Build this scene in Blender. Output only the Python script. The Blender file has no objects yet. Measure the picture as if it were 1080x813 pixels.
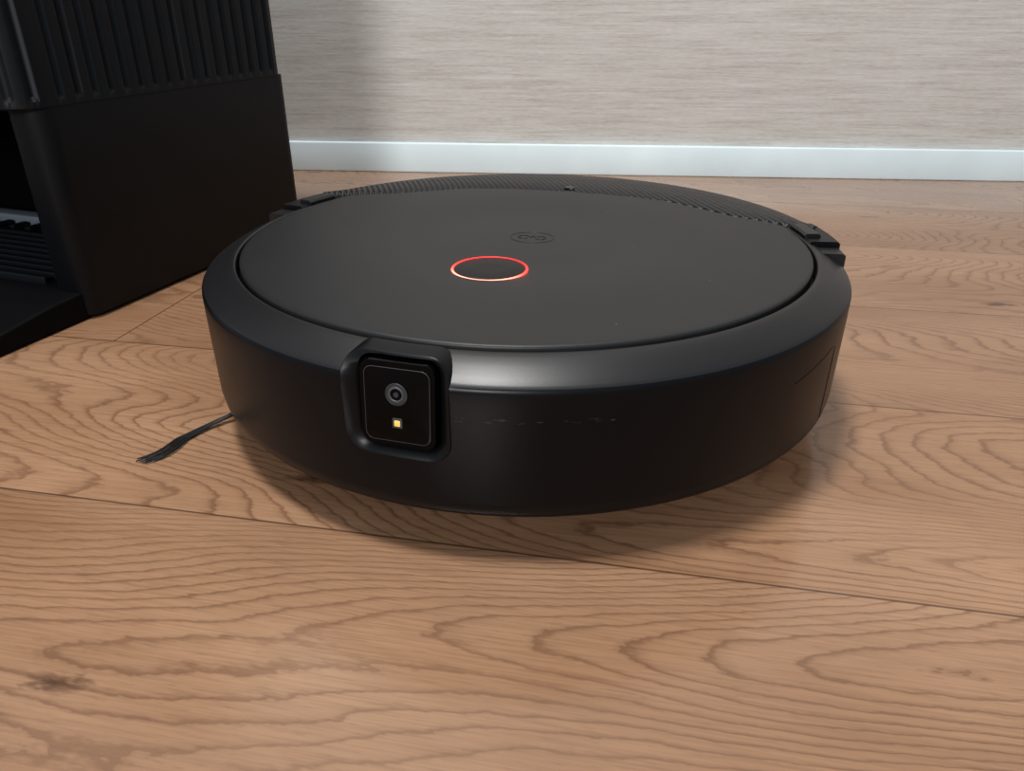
import bpy, bmesh, math, random
from mathutils import Vector, Matrix
random.seed(4)
S = bpy.context.scene
COL = S.collection
R = math.radians
try:
    S.view_settings.view_transform = 'Standard'
    S.view_settings.look = 'Medium High Contrast'
except Exception as e: print('LOOK', e)

# ---------------------------------------------------------------- materials
class NT:
    def __init__(s, name):
        s.m = bpy.data.materials.new(name); s.m.use_nodes = True
        s.t = s.m.node_tree; s.b = s.t.nodes["Principled BSDF"]
    def n(s, ty, **k):
        x = s.t.nodes.new(ty)
        for a, v in k.items(): setattr(x, a, v)
        return x
    def l(s, a, b): s.t.links.new(a, b)
    def put(s, sock, v):
        if hasattr(v, 'links') or isinstance(v, bpy.types.NodeSocket): s.l(v, sock)
        else: sock.default_value = v
    def math(s, op, a, b=0.0, c=0.0, clamp=False):
        x = s.n('ShaderNodeMath', operation=op); x.use_clamp = clamp
        s.put(x.inputs[0], a); s.put(x.inputs[1], b); s.put(x.inputs[2], c)
        return x.outputs[0]
    def comb(s, x, y, z=0.0):
        c = s.n('ShaderNodeCombineXYZ')
        s.put(c.inputs[0], x); s.put(c.inputs[1], y); s.put(c.inputs[2], z)
        return c.outputs[0]
    def noise(s, vec, scale=1.0, detail=2.0, rough=0.5, dist=0.0):
        x = s.n('ShaderNodeTexNoise'); s.l(vec, x.inputs['Vector'])
        x.inputs['Scale'].default_value = scale; x.inputs['Detail'].default_value = detail
        x.inputs['Roughness'].default_value = rough; x.inputs['Distortion'].default_value = dist
        return x.outputs['Fac']
    def ramp(s, fac, stops, interp='LINEAR'):
        x = s.n('ShaderNodeValToRGB'); s.l(fac, x.inputs[0]); cr = x.color_ramp
        cr.interpolation = interp
        while len(cr.elements) < len(stops): cr.elements.new(0.5)
        for e, (p, c) in zip(cr.elements, stops):
            e.position = p; e.color = (c, c, c, 1) if isinstance(c, (int, float)) else (*c, 1)
        return x.outputs[0]
    def mix(s, fac, a, b, mode='MIX'):
        x = s.n('ShaderNodeMix', data_type='RGBA', blend_type=mode)
        s.put(x.inputs[0], fac)
        for sock, v in ((x.inputs[6], a), (x.inputs[7], b)):
            if isinstance(v, tuple): sock.default_value = (*v, 1)
            else: s.l(v, sock)
        return x.outputs[2]
    def bump(s, h, strength, dist=0.001):
        x = s.n('ShaderNodeBump'); s.l(h, x.inputs['Height'])
        x.inputs['Strength'].default_value = strength; x.inputs['Distance'].default_value = dist
        s.l(x.outputs[0], s.b.inputs['Normal'])
    def sep(s):
        tc = s.n('ShaderNodeTexCoord'); p = s.n('ShaderNodeSeparateXYZ')
        s.l(tc.outputs['Object'], p.inputs[0]); return tc.outputs['Object'], p.outputs

def plastic(name, col, rough, grain=0.15, gs=1500, spec=0.35, dust=0.0):
    m = NT(name); m.b.inputs['Roughness'].default_value = rough
    m.b.inputs['Specular IOR Level'].default_value = spec
    o, p = m.sep()
    nz = m.noise(o, 9.0, 3)
    base = m.mix(nz, tuple(c*0.85 for c in col), tuple(c*1.15 for c in col))
    if dust > 0:
        v = m.n('ShaderNodeTexVoronoi'); m.l(o, v.inputs['Vector']); v.inputs['Scale'].default_value = 70
        d = m.math('LESS_THAN', v.outputs['Distance'], 0.03)
        g = m.math('GREATER_THAN', m.noise(o, 31.0, 1), 0.54)
        base = m.mix(m.math('MULTIPLY', m.math('MULTIPLY', d, g), dust), base, (.45, .42, .38))
    m.l(base, m.b.inputs['Base Color'])
    if grain > 0: m.bump(m.noise(o, gs, 2), grain, 0.0002)
    return m.m

M_black = plastic('black_plastic', (.006, .0065, .008), .36, grain=.05, spec=.3)
M_rim = plastic('satin_rim_plastic', (.013, .013, .0145), .38, grain=.08, spec=.6)
M_lid = plastic('matte_lid_plastic', (.020, .0203, .0218), .44, grain=.08, dust=.35, spec=.45)
M_btn = plastic('button_plastic', (.008, .008, .008), .4, grain=.0)
M_dock = plastic('dock_black_plastic', (.006, .0078, .0105), .52, grain=.12, gs=900, spec=.28)
M_dark = plastic('dark_cavity_plastic', (.003, .003, .004), .6, spec=.15)
M_gloss = plastic('black_glass', (.002, .0022, .003), .08, grain=0, spec=.22)
M_etch = plastic('etched_mark', (.009, .009, .0095), .32, grain=0, spec=.4)
M_grey = plastic('grey_plastic', (.16, .18, .22), .35)
M_lens = plastic('lens_coating', (.04, .05, .07), .08, grain=0, spec=.5)
M_metal = plastic('lens_ring', (.09, .095, .105), .3, grain=0)
M_line = plastic('frame_line', (.06, .062, .068), .3, grain=0)
M_brush = plastic('brush_bristle', (.02, .022, .025), .3, grain=.1, spec=.5)
M_led = plastic('led_phosphor', (.80, .50, .14), .4, grain=0)
M_led.node_tree.nodes["Principled BSDF"].inputs['Emission Color'].default_value = (1, .62, .2, 1)
M_led.node_tree.nodes["Principled BSDF"].inputs['Emission Strength'].default_value = .3

def mat_bumper():
    m = NT('bumper_plastic'); m.b.inputs['Roughness'].default_value = .34
    m.b.inputs['Specular IOR Level'].default_value = .28
    o, p = m.sep()
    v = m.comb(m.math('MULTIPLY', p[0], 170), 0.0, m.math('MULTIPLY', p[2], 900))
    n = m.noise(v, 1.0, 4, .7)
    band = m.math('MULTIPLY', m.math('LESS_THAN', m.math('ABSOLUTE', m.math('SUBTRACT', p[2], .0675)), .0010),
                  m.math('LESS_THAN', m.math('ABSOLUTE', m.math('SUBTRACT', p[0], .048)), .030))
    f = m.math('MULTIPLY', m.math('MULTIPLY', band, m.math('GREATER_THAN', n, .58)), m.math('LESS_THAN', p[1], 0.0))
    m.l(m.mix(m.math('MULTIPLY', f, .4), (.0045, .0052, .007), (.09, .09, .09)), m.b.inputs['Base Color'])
    m.bump(m.noise(o, 1500, 2), .05, .0002)
    return m.m
M_bump = mat_bumper()

def mat_ribs():
    m = NT('ribbed_plastic'); m.b.inputs['Roughness'].default_value = .42
    o, p = m.sep()
    s = m.math('SINE', m.math('MULTIPLY', m.math('ADD', p[0], m.math('MULTIPLY', p[1], .6)), 2*math.pi/.0044))
    m.l(m.ramp(m.math('MULTIPLY_ADD', s, .5, .5), [(0.1, (.006, .006, .007)), (.7, (.023, .023, .025))]), m.b.inputs['Base Color'])
    m.bump(s, .7, .0005)
    return m.m
M_ribs = mat_ribs()

def mat_emit():
    m = NT('red_indicator'); m.b.inputs['Base Color'].default_value = (.5, .02, .02, 1)
    o, p = m.sep()
    f = m.math('MULTIPLY_ADD', p[1], -26.0, .5, clamp=True)
    c = m.ramp(f, [(0, (.8, .012, .012)), (.6, (1, .05, .035)), (1, (1, .30, .22))])
    m.l(c, m.b.inputs['Emission Color'])
    m.l(m.math('MULTIPLY_ADD', f, 4.0, .9), m.b.inputs['Emission Strength'])
    return m.m
M_red = mat_emit()

def mat_floor():
    m = NT('wood_floor'); o, p = m.sep()
    W = .170; A = p[0]; Sx = p[1]            # A along plank, Sx across plank
    row_f = m.math('DIVIDE', m.math('SUBTRACT', Sx, .2545), W)
    row = m.math('FLOOR', row_f)
    L = 1.8
    af = m.math('DIVIDE', m.math('ADD', A, m.math('ADD', .366, m.math('MULTIPLY', m.math('SUBTRACT', 1.0, row), -.8))), L)
    colI = m.math('FLOOR', af)
    pid = m.math('ADD', m.math('MULTIPLY', row, 7.31), m.math('MULTIPLY', colI, 3.77))
    pr = m.n('ShaderNodeTexWhiteNoise', noise_dimensions='1D'); m.l(pid, pr.inputs['W'])
    off = m.math('MULTIPLY', pr.outputs['Value'], 40.0)
    wob = m.noise(m.comb(m.math('MULTIPLY', A, 26.0), m.math('MULTIPLY', Sx, 70.0), off), 1.0, 4.0, .65)
    big = m.noise(m.comb(m.math('MULTIPLY', A, 2.0), m.math('MULTIPLY', Sx, 8.0), m.math('ADD', off, 1.1)), 1.0, 1.2, .35, .10)
    v = m.math('MULTIPLY_ADD', big, 60.0, m.math('MULTIPLY', wob, 1.25))
    fr = m.math('FRACT', v)
    line = m.ramp(fr, [(0.0, .5), (.10, .0), (.60, 0.0), (.80, .28), (.93, 1.0)], 'LINEAR')
    fib = m.noise(m.comb(m.math('MULTIPLY', A, 30.0), m.math('MULTIPLY', Sx, 900.0), off), 1.0, 3.0, .6)
    fleck = m.noise(m.comb(m.math('MULTIPLY', A, 90.0), m.math('MULTIPLY', Sx, 700.0), off), 1.0, 2.0, .6)
    patch = m.noise(m.comb(m.math('MULTIPLY', A, 5.0), m.math('MULTIPLY', Sx, 14.0), off), 1.0, 3.0, .5)
    c = m.mix(m.ramp(patch, [(.3, 0.0), (.7, 1.0)]), (.310, .176, .102), (.425, .262, .165))
    gate = m.noise(m.comb(m.math('MULTIPLY', A, 4.0), m.math('MULTIPLY', Sx, 14.0), m.math('ADD', off, 9.0)), 1.0, 2.0)
    amt = m.math('MULTIPLY', line, m.math('MULTIPLY_ADD', gate, 1.1, .02))
    c = m.mix(m.math('MULTIPLY', amt, .80), c, (.135, .065, .036))
    c = m.mix(m.math('MULTIPLY', m.math('SUBTRACT', fib, .40, clamp=True), 1.1), c, (.17, .09, .053))
    c = m.mix(m.math('MULTIPLY', m.math('SUBTRACT', fleck, .58, clamp=True), 1.4), c, (.13, .065, .038))
    tone = m.ramp(pr.outputs['Value'], [(0, .90), (1, 1.05)])
    c = m.mix(1.0, c, tone, 'MULTIPLY')
    vo = m.n('ShaderNodeTexVoronoi')
    m.l(m.comb(m.math('ADD', m.math('MULTIPLY', A, 8.0), m.math('MULTIPLY', wob, .5)), m.math('MULTIPLY_ADD', Sx, 24.0, m.math('MULTIPLY', wob, .8)), off), vo.inputs['Vector'])
    vo.inputs['Scale'].default_value = 1.0
    k = m.ramp(vo.outputs['Distance'], [(0.04, 1.0), (.12, 0.0)])
    c = m.mix(m.math('MULTIPLY', k, .75), c, (.05, .023, .014))
    fs = m.math('FRACT', row_f)
    ds = m.math('MULTIPLY', m.math('MINIMUM', fs, m.math('SUBTRACT', 1.0, fs)), W)
    fa = m.math('FRACT', af)
    da = m.math('MULTIPLY', m.math('MINIMUM', fa, m.math('SUBTRACT', 1.0, fa)), L)
    d = m.math('MINIMUM', ds, da)
    seam = m.ramp(m.math('MULTIPLY', d, 700.0), [(.15, 1.0), (.6, 0.0)])
    c = m.mix(m.math('MULTIPLY', seam, .75), c, (.04, .02, .012))
    m.l(c, m.b.inputs['Base Color'])
    m.l(m.math('MULTIPLY_ADD', fib, .08, .15), m.b.inputs['Roughness'])
    m.b.inputs['Specular IOR Level'].default_value = .7
    h = m.math('SUBTRACT', m.math('MULTIPLY', fib, .25), m.math('MULTIPLY', seam, 1.5))
    m.bump(h, .12, .0004)
    return m.m
M_floor = mat_floor()

def mat_wall():
    m = NT('wallpaper'); o, p = m.sep(); m.b.inputs['Roughness'].default_value = .8
    f1 = m.noise(m.comb(m.math('MULTIPLY', p[0], 12.0), p[1], m.math('MULTIPLY', p[2], 300.0)), 1.0, 4.0, .65, .3)
    f2 = m.noise(m.comb(m.math('MULTIPLY', p[0], 5.5), p[1], m.math('MULTIPLY', p[2], 70.0)), 1.0, 4.0, .65, .4)
    f3 = m.noise(m.comb(m.math('MULTIPLY', p[0], 90.0), p[1], m.math('MULTIPLY', p[2], 600.0)), 1.0, 2.0, .6)
    f = m.math('ADD', m.math('MULTIPLY', f1, .45), m.math('ADD', m.math('MULTIPLY', f2, .30), m.math('MULTIPLY', f3, .25)))
    m.l(m.ramp(f, [(.36, (.44, .415, .385)), (.5, (.565, .550, .525)), (.64, (.65, .645, .63))]), m.b.inputs['Base Color'])
    m.bump(f, .5, .0009)
    return m.m
M_wall = mat_wall()
M_base = plastic('baseboard_white', (.74, .86, .91), .45, grain=0)

# ---------------------------------------------------------------- mesh helpers
def mk(name, verts, faces, mat, parent=None, smooth=True, ang=35):
    me = bpy.data.meshes.new(name); me.from_pydata([tuple(v) for v in verts], [], faces)
    bm = bmesh.new(); bm.from_mesh(me)
    bmesh.ops.remove_doubles(bm, verts=bm.verts, dist=1e-6)
    bmesh.ops.recalc_face_normals(bm, faces=bm.faces)
    bm.to_mesh(me); bm.free()
    ob = bpy.data.objects.new(name, me); COL.objects.link(ob)
    if mat: me.materials.append(mat)
    if smooth:
        for f in me.polygons: f.use_smooth = True
        try: me.set_sharp_from_angle(angle=R(ang))
        except Exception: pass
    if parent: ob.parent = parent
    return ob

def revolve(prof, n=192):
    vs, fs = [], []
    m = len(prof)
    for i in range(n):
        a = 2*math.pi*i/n
        for r, z in prof: vs.append((r*math.cos(a), r*math.sin(a), z))
    for i in range(n):
        j = (i+1) % n
        for k in range(m-1):
            fs.append((i*m+k, j*m+k, j*m+k+1, i*m+k+1))
    return vs, fs

def clean(vs, fs):
    out = []
    for f in fs:
        u = []
        for i in f:
            if not any((Vector(vs[i])-Vector(vs[j])).length < 1e-7 for j in u): u.append(i)
        if len(u) > 2: out.append(tuple(u))
    return vs, out

def loft(rings, cap0=True, cap1=True):
    n = len(rings[0]); vs = [v for r in rings for v in r]; fs = []
    for k in range(len(rings)-1):
        for i in range(n):
            j = (i+1) % n
            fs.append((k*n+i, k*n+j, (k+1)*n+j, (k+1)*n+i))
    if cap0: fs.append(tuple(range(n-1, -1, -1)))
    if cap1: fs.append(tuple(range((len(rings)-1)*n, len(rings)*n)))
    return vs, fs

def rrect(w, h, r, seg=8):
    pts = []
    for cx, cy, a0 in ((w/2-r, h/2-r, 0), (-w/2+r, h/2-r, 90), (-w/2+r, -h/2+r, 180), (w/2-r, -h/2+r, 270)):
        for i in range(seg+1):
            a = R(a0+90*i/seg); pts.append((cx+r*math.cos(a), cy+r*math.sin(a)))
    out = []
    for i, p0 in enumerate(pts):
        p1 = pts[(i+1) % len(pts)]
        out.append(p0)
        if i % (seg+1) == seg:
            for k in range(1, 8): out.append((p0[0]+(p1[0]-p0[0])*k/8, p0[1]+(p1[1]-p0[1])*k/8))
    return out

def box(name, x0, x1, y0, y1, z0, z1, mat, parent, bev=.002):
    bm = bmesh.new(); bmesh.ops.create_cube(bm, size=1)
    for v in bm.verts:
        v.co = Vector((x0 if v.co.x < 0 else x1, y0 if v.co.y < 0 else y1, z0 if v.co.z < 0 else z1))
    if bev: bmesh.ops.bevel(bm, geom=bm.edges[:], offset=bev, segments=3, affect='EDGES', profile=.5)
    me = bpy.data.meshes.new(name); bm.to_mesh(me); bm.free(); me.materials.append(mat)
    for f in me.polygons: f.use_smooth = True
    try: me.set_sharp_from_angle(angle=R(35))
    except Exception: pass
    ob = bpy.data.objects.new(name, me); COL.objects.link(ob)
    if parent: ob.parent = parent
    return ob

def tube(name, pts, r, mat, parent, cyclic=False, res=3):
    cu = bpy.data.curves.new(name, 'CURVE'); cu.dimensions = '3D'
    sp = cu.splines.new('POLY'); sp.points.add(len(pts)-1)
    for q, p in zip(sp.points, pts): q.co = (*p, 1)
    sp.use_cyclic_u = cyclic; cu.bevel_depth = r; cu.bevel_resolution = res; cu.use_fill_caps = True
    cu.materials.append(mat)
    ob = bpy.data.objects.new(name, cu); COL.objects.link(ob); ob.parent = parent
    return ob

def empty(name, loc, rz):
    e = bpy.data.objects.new(name, None); COL.objects.link(e)
    e.location = loc; e.rotation_euler = (0, 0, rz); e.empty_display_size = .05
    return e

# ---------------------------------------------------------------- room
FA = R(-11)
fl = mk('floor', [(-2.5, -2.2, 0), (2.5, -2.2, 0), (2.5, 1.6, 0), (-2.5, 1.6, 0)], [(0, 1, 2, 3)], M_floor, smooth=False)
for v in fl.data.vertices: v.co = Matrix.Rotation(-FA, 3, 'Z') @ v.co
fl.rotation_euler = (0, 0, FA)

WA = R(-4.3)
w = box('wall_back', -2.2, 2.2, 0, .1, 0, 2.4, M_wall, None, 0)
w.location = (0, 1.063, 0); w.rotation_euler = (0, 0, WA)
b = box('baseboard_back', -2.2, 2.2, -.008, 0.0, 0, .039, M_base, None, .0015)
b.location = (0, 1.063, 0); b.rotation_euler = (0, 0, WA)

# ---------------------------------------------------------------- robot vacuum
SC = 1.016
RB = empty('robot_vacuum', (.0075, .4295, 0), R(-16)); RB.scale = (SC, SC, SC)
prof = [(0, .020), (.160, .020), (.1685, .0204), (.1715, .0215), (.1732, .0240), (.1740, .029), (.1745, .070),
        (.1745, .0785), (.1743, .0797), (.1736, .0808), (.1722, .0819), (.1690, .0838), (.1650, .0860), (.1610, .0879),
        (.1590, .0886), (.1575, .0888), (.1568, .0884), (.1565, .0875), (.1563, .080), (0, .080)]
vs, fs = clean(*revolve(prof))
body = mk('body_shell', vs, fs, M_bump, RB, ang=50)
body.data.materials.append(M_rim)
for f in body.data.polygons:
    if f.center.z > .0804: f.material_index = 1

CX = -.0052; CZ = .0683; CW = .0465; CH = .0435
def fp(x, z, d):
    t = (z-CZ)
    return (x+CX, -(.1741 - .09*t + d), z)
def fc(x, z, d):
    xx = x+CX
    rz = .1746 if z < .079 else .1746-(z-.079)*.60
    return (xx, -(math.sqrt(rz*rz-xx*xx)+d), z)
def ring(w, h, r, d, dz=0, fn=fp, dx=0):
    return [fn(x+dx, CZ+dz+y, d) for x, y in rrect(w, h, r)]
vs, fs = loft([ring(CW-.001, CH-.001, .009, .02), ring(CW-.001, CH-.001, .009, -.012)])
cut = mk('cut', vs, fs, M_dark, RB, smooth=False)
mod = body.modifiers.new('win', 'BOOLEAN'); mod.operation = 'DIFFERENCE'; mod.object = cut; mod.solver = 'EXACT'
bpy.context.view_layer.update()
dg = bpy.context.evaluated_depsgraph_get()
me2 = bpy.data.meshes.new_from_object(body.evaluated_get(dg))
body.modifiers.clear(); body.data = me2
bpy.data.objects.remove(cut, do_unlink=True)

DX = .0008; DZ = .0010
vs, fs = loft([ring(CW-.0005, CH-.0005, .0095, -.010, fn=fc), ring(CW-.0005, CH-.0005, .0095, -.0003, fn=fc), ring(CW-.0013, CH-.0013, .009, .0003, fn=fc),
               ring(CW-.0025, CH-.0025, .0085, .0001, fn=fc), ring(.0345, .0385, .0060, -.0040, DZ, dx=DX), ring(.0334, .0374, .0056, -.0050, DZ, dx=DX),
               ring(.0334, .0374, .0056, -.0095, DZ, dx=DX)], cap0=False, cap1=True)
mk('camera_bezel', vs, fs, M_black, RB, ang=50)
vs, fs = loft([ring(.0318, .0358, .0048, -.009, DZ, dx=DX), ring(.0318, .0358, .0048, -.0026, DZ, dx=DX), ring(.0310, .0350, .0044, -.0018, DZ, dx=DX)])
mk('camera_module', vs, fs, M_gloss, RB)
vs, fs = loft([ring(.0272, .0306, .0034, -.0020, DZ, dx=DX), ring(.0272, .0306, .0034, -.0013, DZ, dx=DX), ring(.0264, .0298, .003, -.0012, DZ, dx=DX)])
mk('camera_glass', vs, fs, M_gloss, RB)
fr = ring(.0272, .0306, .0034, -.0014, DZ, dx=DX)
tube('camera_frame_line', fr, .00018, M_line, RB, True)
def disc(name, r0, r1, x, z, d0, d1, mat, n=40):
    rings = []
    for rr, dd in ((r0, d0), (r0, d1), (r1, d1)):
        rings.append([fp(x+rr*math.cos(2*math.pi*i/n), z+rr*math.sin(2*math.pi*i/n), dd) for i in range(n)])
    v, f = loft(rings, False, True)
    return mk(name, v, f, mat, RB)
LZ = CZ+.0060; LXc = DX
E = -.0004
tube('lens_ring', [fp(LXc+.0044*math.cos(a*math.pi/20), LZ+.0044*math.sin(a*math.pi/20), -.0004+E) for a in range(40)], .00024, M_line, RB, True)
tube('lens_inner_ring', [fp(LXc+.0028*math.cos(a*math.pi/20), LZ+.0028*math.sin(a*math.pi/20), -.0003+E) for a in range(40)], .00045, M_metal, RB, True)
disc('lens_plate', .0041, .0039, LXc, LZ, -.001+E, -.0004+E, M_line)
disc('lens_barrel', .0025, .0023, LXc, LZ, -.001+E, -.0002+E, M_gloss)
disc('lens_glass', .0011, .0009, LXc, LZ, -.001+E, .0000+E, M_lens)
vs, fs = loft([[fp(LXc+x, CZ-.0062+y, d+E) for x, y in rrect(w_, w_, .0006, 3)] for w_, d in ((.0042, -.001), (.0042, -.0005), (.0038, -.0004))])
mk('led_window', vs, fs, M_line, RB)
vs, fs = loft([[fp(LXc+x, CZ-.0062+y, d+E) for x, y in rrect(w_, w_, .0004, 3)] for w_, d in ((.0025, -.001), (.0025, -.0003), (.0022, -.0002))])
mk('led', vs, fs, M_led, RB)

def back_y(x):
    t = abs(x)
    pts = [(0, .113), (.04, .111), (.07, .104), (.095, .089), (.112, .077), (.13, .070), (.150, .062), (.2, .052)]
    for (a, fa), (b_, fb) in zip(pts, pts[1:]):
        if t <= b_: return fa+(fb-fa)*(t-a)/(b_-a)
    return .055
def rho_back(phi):
    dx, dy = math.cos(phi), math.sin(phi)
    if dy <= 0: return 9
    r = 0.0
    while r < .2:
        if r*dy >= back_y(r*dx): return r
        r += .0003
    return 9
N = 288
def lidz(r):
    t = max(0, min(1, (r-.045)/.055)); t = t*t*(3-2*t)
    return .0888 + .0020*t - max(0, (r-.11))*.016
fr_ = [0.0001]+[i/28 for i in range(1, 27)]+[.955, .975]
rings = []; outl = []
for i in range(N):
    phi = 2*math.pi*i/N
    outl.append(min(.1548, rho_back(phi)-.0010))
outl = [(outl[i-1]+2*outl[i]+outl[(i+1) % N])/4 for i in range(N)]
for t in fr_:
    rings.append([(outl[i]*t*math.cos(2*math.pi*i/N), outl[i]*t*math.sin(2*math.pi*i/N), lidz(outl[i]*t)) for i in range(N)])
for dr, dz in ((.0018, 0), (.0007, -.0002), (.0002, -.0007), (0, -.0014), (0, -.006)):
    rings.append([((outl[i]-dr)*math.cos(2*math.pi*i/N), (outl[i]-dr)*math.sin(2*math.pi*i/N), lidz(outl[i])+dz) for i in range(N)])
v, f = loft(rings, True, True)
mk('top_lid', v, f, M_lid, RB, ang=50)

Ro = .1738
sec = [i for i in range(0, 721) if rho_back(math.pi*i/720)+.0010 < Ro-.003]
sec_r = []
for i in sec:
    ph = math.pi*i/720; ri = rho_back(ph)+.0010
    c, s_ = math.cos(ph), math.sin(ph)
    line = []
    for rr, zz in ((ri, .083), (ri, .0896), (ri+.0008, .0903), (ri+(Ro-ri)*.35, .0911), (ri+(Ro-ri)*.65, .0910), (Ro-.004, .0900), (Ro-.0012, .0888), (Ro, .0872), (Ro+.0002, .080), (Ro-.002, .0795)):
        line.append((rr*c, rr*s_, zz))
    sec_r.append(line)
v, f = loft(sec_r, True, True)
mk('rear_ribbed_plate', v, f, M_ribs, RB, ang=50)
box('rear_sensor', -.0035, .0035, .117, .124, .0885, .0916, M_gloss, RB, .0006)

def arcblock(name, a0, a1, r0, r1, z0, z1, mat, bev=.0012):
    rr = []
    n = 10
    for i in range(n+1):
        a = R(a0+(a1-a0)*i/n); c, s_ = math.cos(a), math.sin(a)
        rr.append([(r0*c, r0*s_, z0), (r0*c, r0*s_, z1-bev), ((r0+bev)*c, (r0+bev)*s_, z1), ((r1-bev)*c, (r1-bev)*s_, z1), (r1*c, r1*s_, z1-bev), (r1*c, r1*s_, z0)])
    v, f = loft(rr, True, True)
    return mk(name, v, f, mat, RB, ang=25)
for sgn, nm, da in ((1, 'right', 2.5), (-1, 'left', 0)):
    def A_(a): return a+da if sgn > 0 else 180-a
    arcblock('hinge_block_'+nm, A_(9), A_(22), .1580, .1746, .0775, .0900, M_black)
    arcblock('hinge_tab_'+nm, A_(12), A_(20), .1575, .1665, .085, .0920, M_rim)
    arcblock('hinge_foot_'+nm, A_(4.5), A_(8.6), .1600, .1746, .077, .0872, M_rim)

for sgn, nm in ((1, 'right'), (-1, 'left')):
    pts = []
    def rad(z): return .1741+.0004*(z-.029)/.041-.0001
    for i in range(14):
        a = R(-33+i*1.0); pts.append((sgn*rad(.068)*math.cos(a), rad(.068)*math.sin(a), .062+.0004*i))
    for z in [.066-.002*i for i in range(20)]:
        a = R(-19); pts.append((sgn*rad(z)*math.cos(a), rad(z)*math.sin(a), z))
    tube('bumper_seam_'+nm, pts, .00024, M_gloss, RB)

BX, BY = -.0015, -.062
def elring(r, n=72): return [(r*math.cos(2*math.pi*i/n), r*math.sin(2*math.pi*i/n)) for i in range(n)]
zb = .0896
ringo = tube('button_light_ring', [(x, y, 0) for x, y in elring(.0186)], .0007, M_red, RB, True)
ringo.location = (BX, BY, zb)
v, f = loft([[(x, y, z) for x, y in elring(r)] for r, z in ((.0180, -.002), (.0180, .0003), (.0174, .0005), (.006, .0003))])
bt = mk('power_button', v, f, M_btn, RB); bt.location = (BX, BY, zb)
LX, LY = .004, .001
lz = .0888
tube('logo_oval', [(.0125*math.cos(a*math.pi/24)+LX, .0105*math.sin(a*math.pi/24)+LY, lz) for a in range(48)], .00018, M_etch, RB, True)
tube('logo_mark_a', [(LX-.005+.003*math.cos(R(a)), LY+.003*math.sin(R(a)), lz) for a in range(20, 340, 16)], .0003, M_etch, RB)
tube('logo_mark_b', [(LX-.001+t*.0022, LY+.003*math.sin(t*2.6), lz) for t in [i*.1 for i in range(0, 12)]], .0003, M_etch, RB)
tube('logo_mark_c', [(LX+.005+.003*math.cos(R(a)), LY+.003*math.sin(R(a)), lz) for a in range(-160, 160, 16)], .0003, M_etch, RB)

def wheel(name, x, y, r, w_):
    n = 32; rr = []
    for dx, k in ((-w_/2, .8), (-w_/2, .93), (-w_/2+.003, 1), (w_/2-.003, 1), (w_/2, .93), (w_/2, .8)):
        rr.append([(x+dx, y+r*k*math.cos(2*math.pi*i/n), r+r*k*math.sin(2*math.pi*i/n)) for i in range(n)])
    v, f = loft(rr, True, True); mk(name, v, f, M_dark, RB)
wheel('drive_wheel_right', .115, .0, .022, .018)
wheel('drive_wheel_left', -.115, .0, .022, .018)
wheel('caster_wheel', 0, -.12, .011, .014)
box('roller_housing', -.085, .085, .02, .09, .007, .021, M_dark, RB, .003)
v, f = loft([[(x, y, z) for x, y in elring(r, 64)] for r, z in ((.155, .0205), (.150, .012), (.13, .010))])
mk('underside_plate', v, f, M_dark, RB)

inv = (Matrix.Translation(RB.location) @ Matrix.Rotation(R(-16), 4, 'Z') @ Matrix.Scale(SC, 4)).inverted()
tip = inv @ Vector((-.192, .328, .0012)); root = inv @ Vector((-.118, .414, .012))
hubv = Vector((root.x, root.y, .012))
v, f = loft([[(hubv.x+r*x, hubv.y+r*y, z) for x, y in elring(1, 24)] for r, z in ((.008, .016), (.012, .014), (.012, .008), (.006, .006))])
mk('side_brush_hub', v, f, M_brush, RB)
d0 = (tip-root); L0 = math.hypot(d0.x, d0.y); a0 = math.atan2(d0.y, d0.x)
k = 0
for arm, ln in ((0, L0), (120, .10), (240, .075)):
    for j in range(13):
        oj = (j-6)/6
        pts = []
        lj = ln*(1-.08*random.random()); jit = random.uniform(-.0008, .0008)
        for t in [i/24 for i in range(25)]:
            a = a0+R(arm)
            bow = -.006*math.sin(math.pi*max(0, (t-.35)/.65)) + (.003*math.sin((t-.8)/.2*math.pi) if t > .8 else 0)
            side = oj*(.0014+.0012*t+.0012*math.sin(t*8)) + bow + jit*t
            l_ = lj*t
            h = .010*max(0, 1-t*1.3)**1.3+.0009+.0022*abs(math.sin(t*7+j*.7))*t*(1-t)+(.0008 if j % 2 else 0)*(1-t)
            pts.append((hubv.x+l_*math.cos(a)-side*math.sin(a), hubv.y+l_*math.sin(a)+side*math.cos(a), h))
        tube('bristle_%d' % k, pts, .00034, M_brush, RB, res=1); k += 1

# ---------------------------------------------------------------- docking station
DK = empty('docking_station', (-.312, .518, 0), R(-20))
DW, DD = .40, .283
def rr_outline(x0, x1, y0, y1, r, step=.001):
    pts = []
    def seg(ax, ay, bx, by, nx, ny):
        n = max(1, int(math.hypot(bx-ax, by-ay)/step))
        for i in range(n): pts.append((ax+(bx-ax)*i/n, ay+(by-ay)*i/n, nx, ny))
    def arc(cx, cy, a_):
        n = max(3, int(r*math.pi/2/step))
        for i in range(n):
            a = R(a_+90*i/n); pts.append((cx+r*math.cos(a), cy+r*math.sin(a), math.cos(a), math.sin(a)))
    seg(x1, y0+r, x1, y1-r, 1, 0); arc(x1-r, y1-r, 0)
    seg(x1-r, y1, x0+r, y1, 0, 1); arc(x0+r, y1-r, 90)
    seg(x0, y1-r, x0, y0+r, -1, 0); arc(x0+r, y0+r, 180)
    seg(x0+r, y0, x1-r, y0, 0, -1); arc(x1-r, y0+r, 270)
    return pts
op = rr_outline(-DW, 0, -.006, DD, .022, .001)
P = .0145
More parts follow.
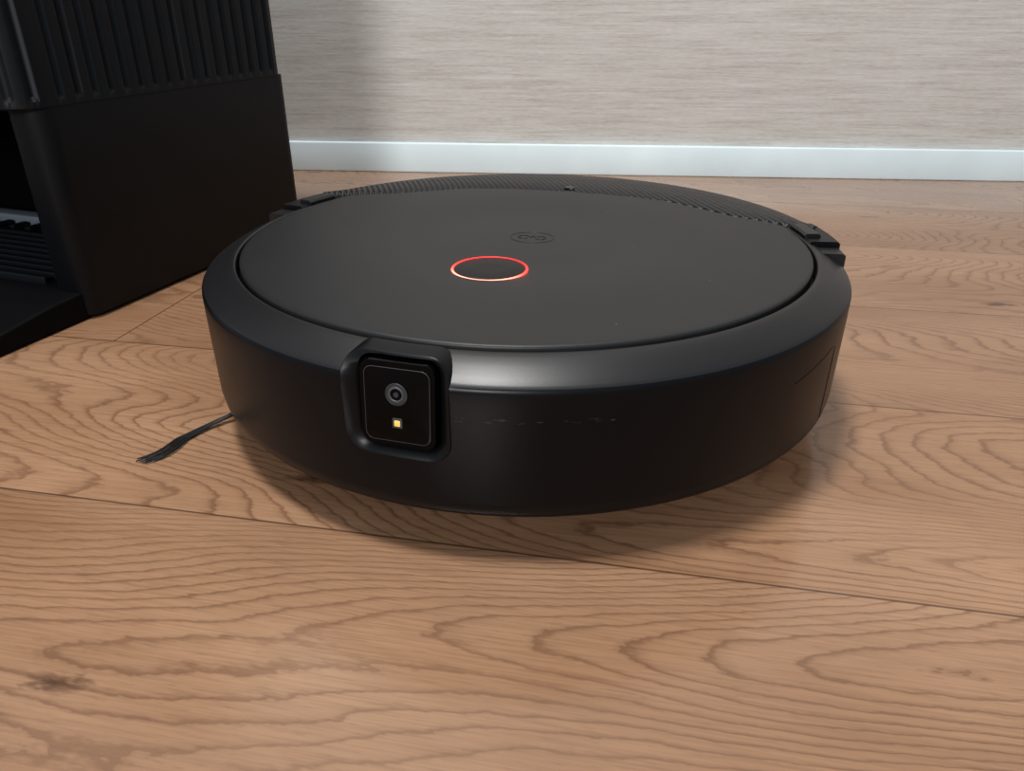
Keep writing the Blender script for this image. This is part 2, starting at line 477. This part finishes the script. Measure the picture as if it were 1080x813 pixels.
def fl_ring(z, depth, inset=0):
    out = []; s_ = 0
    for i, (x, y, nx, ny) in enumerate(op):
        ph = (s_ % P)/P
        o = -depth*(0 if ph < .55 else math.sin((ph-.55)/.45*math.pi)**.6)
        out.append((x+nx*(o-inset), y+ny*(o-inset), z))
        nxt = op[(i+1) % len(op)]; s_ += math.hypot(nxt[0]-x, nxt[1]-y)
    return out
v, f = loft([fl_ring(.148, 0, .006), fl_ring(.148, 0, .0012), fl_ring(.1492, 0, 0), fl_ring(.153, 0, 0), fl_ring(.156, .0028), fl_ring(.445, .0028), fl_ring(.452, 0, .002), fl_ring(.455, 0, .008)])
mk('fluted_housing', v, f, M_dock, DK, ang=40)
def column(name, x0, x1):
    o = rr_outline(x0, x1, 0.004, DD-.0005, .014, .002)
    def rg(z, i_): return [(x-nx*i_, y-ny*i_, z) for x, y, nx, ny in o]
    v, f = loft([rg(0.001, .003), rg(.004, 0), rg(.149, 0)])
    return mk(name, v, f, M_dock, DK, ang=50)
column('side_wall_right', -.034, -.0005)
column('side_wall_left', -DW+.0005, -DW+.034)
box('bay_back_wall', -DW+.03, -.03, .17, DD-.006, .002, .149, M_dark, DK, .002)
pr_ = [(-.150, .001), (-.150, .005), (-.10, .010), (-.02, .020), (.10, .026), (.17, .026), (.17, .001)]
v = [(x, y, z) for x in (-DW+.012, -.006) for y, z in pr_]
n_ = len(pr_)
f = [tuple(range(n_)), tuple(range(2*n_-1, n_-1, -1))]+[(i, (i+1) % n_, n_+(i+1) % n_, n_+i) for i in range(n_)]
tray = mk('base_ramp', v, f, M_dark, DK, smooth=False)
bv = tray.modifiers.new('b', 'BEVEL'); bv.width = .003; bv.segments = 3; bv.limit_method = 'ANGLE'
for i in range(9):
    y = .010+i*.010
    box('tread_rib_%d' % i, -DW+.06, -.045, y, y+.0045, .018, .0265+.004*(y/.1), M_dock, DK, .001)
box('contact_strip', -DW+.05, -.036, .118, .134, .024, .035, M_grey, DK, .0015)
for i in range(16):
    x = -.050-i*.019
    box('pad_tooth_%d' % i, x-.006, x, .10, .116, .024, .031, M_black, DK, .001)

# ---------------------------------------------------------------- lights
def area(name, loc, target, size, power, col=(1, 1, 1)):
    ld = bpy.data.lights.new(name, 'AREA'); ld.shape = 'DISK'; ld.size = size; ld.energy = power; ld.color = col
    o = bpy.data.objects.new(name, ld); COL.objects.link(o); o.location = loc
    o.rotation_euler = (Vector(target)-Vector(loc)).to_track_quat('-Z', 'Y').to_euler(); return o
area('ceiling_light', (-.32, .26, 2.3), (0, .4, 0), .42, 36, (1, .985, .955))
area('room_light', (-.62, -1.8, 1.15), (0, 1, .2), .6, 28, (1, .985, .96))
wd = bpy.data.worlds.new('World'); S.world = wd; wd.use_nodes = True
wd.node_tree.nodes['Background'].inputs[0].default_value = (.84, .91, 1, 1)
wd.node_tree.nodes['Background'].inputs[1].default_value = .33

# ---------------------------------------------------------------- camera
cd = bpy.data.cameras.new('Camera'); cam = bpy.data.objects.new('Camera', cd); COL.objects.link(cam)
cd.sensor_width = 36; cd.lens = 26.67; cd.clip_start = .01
cam.location = (0, 0, .213); cam.rotation_euler = (R(63), 0, 0)
S.camera = cam
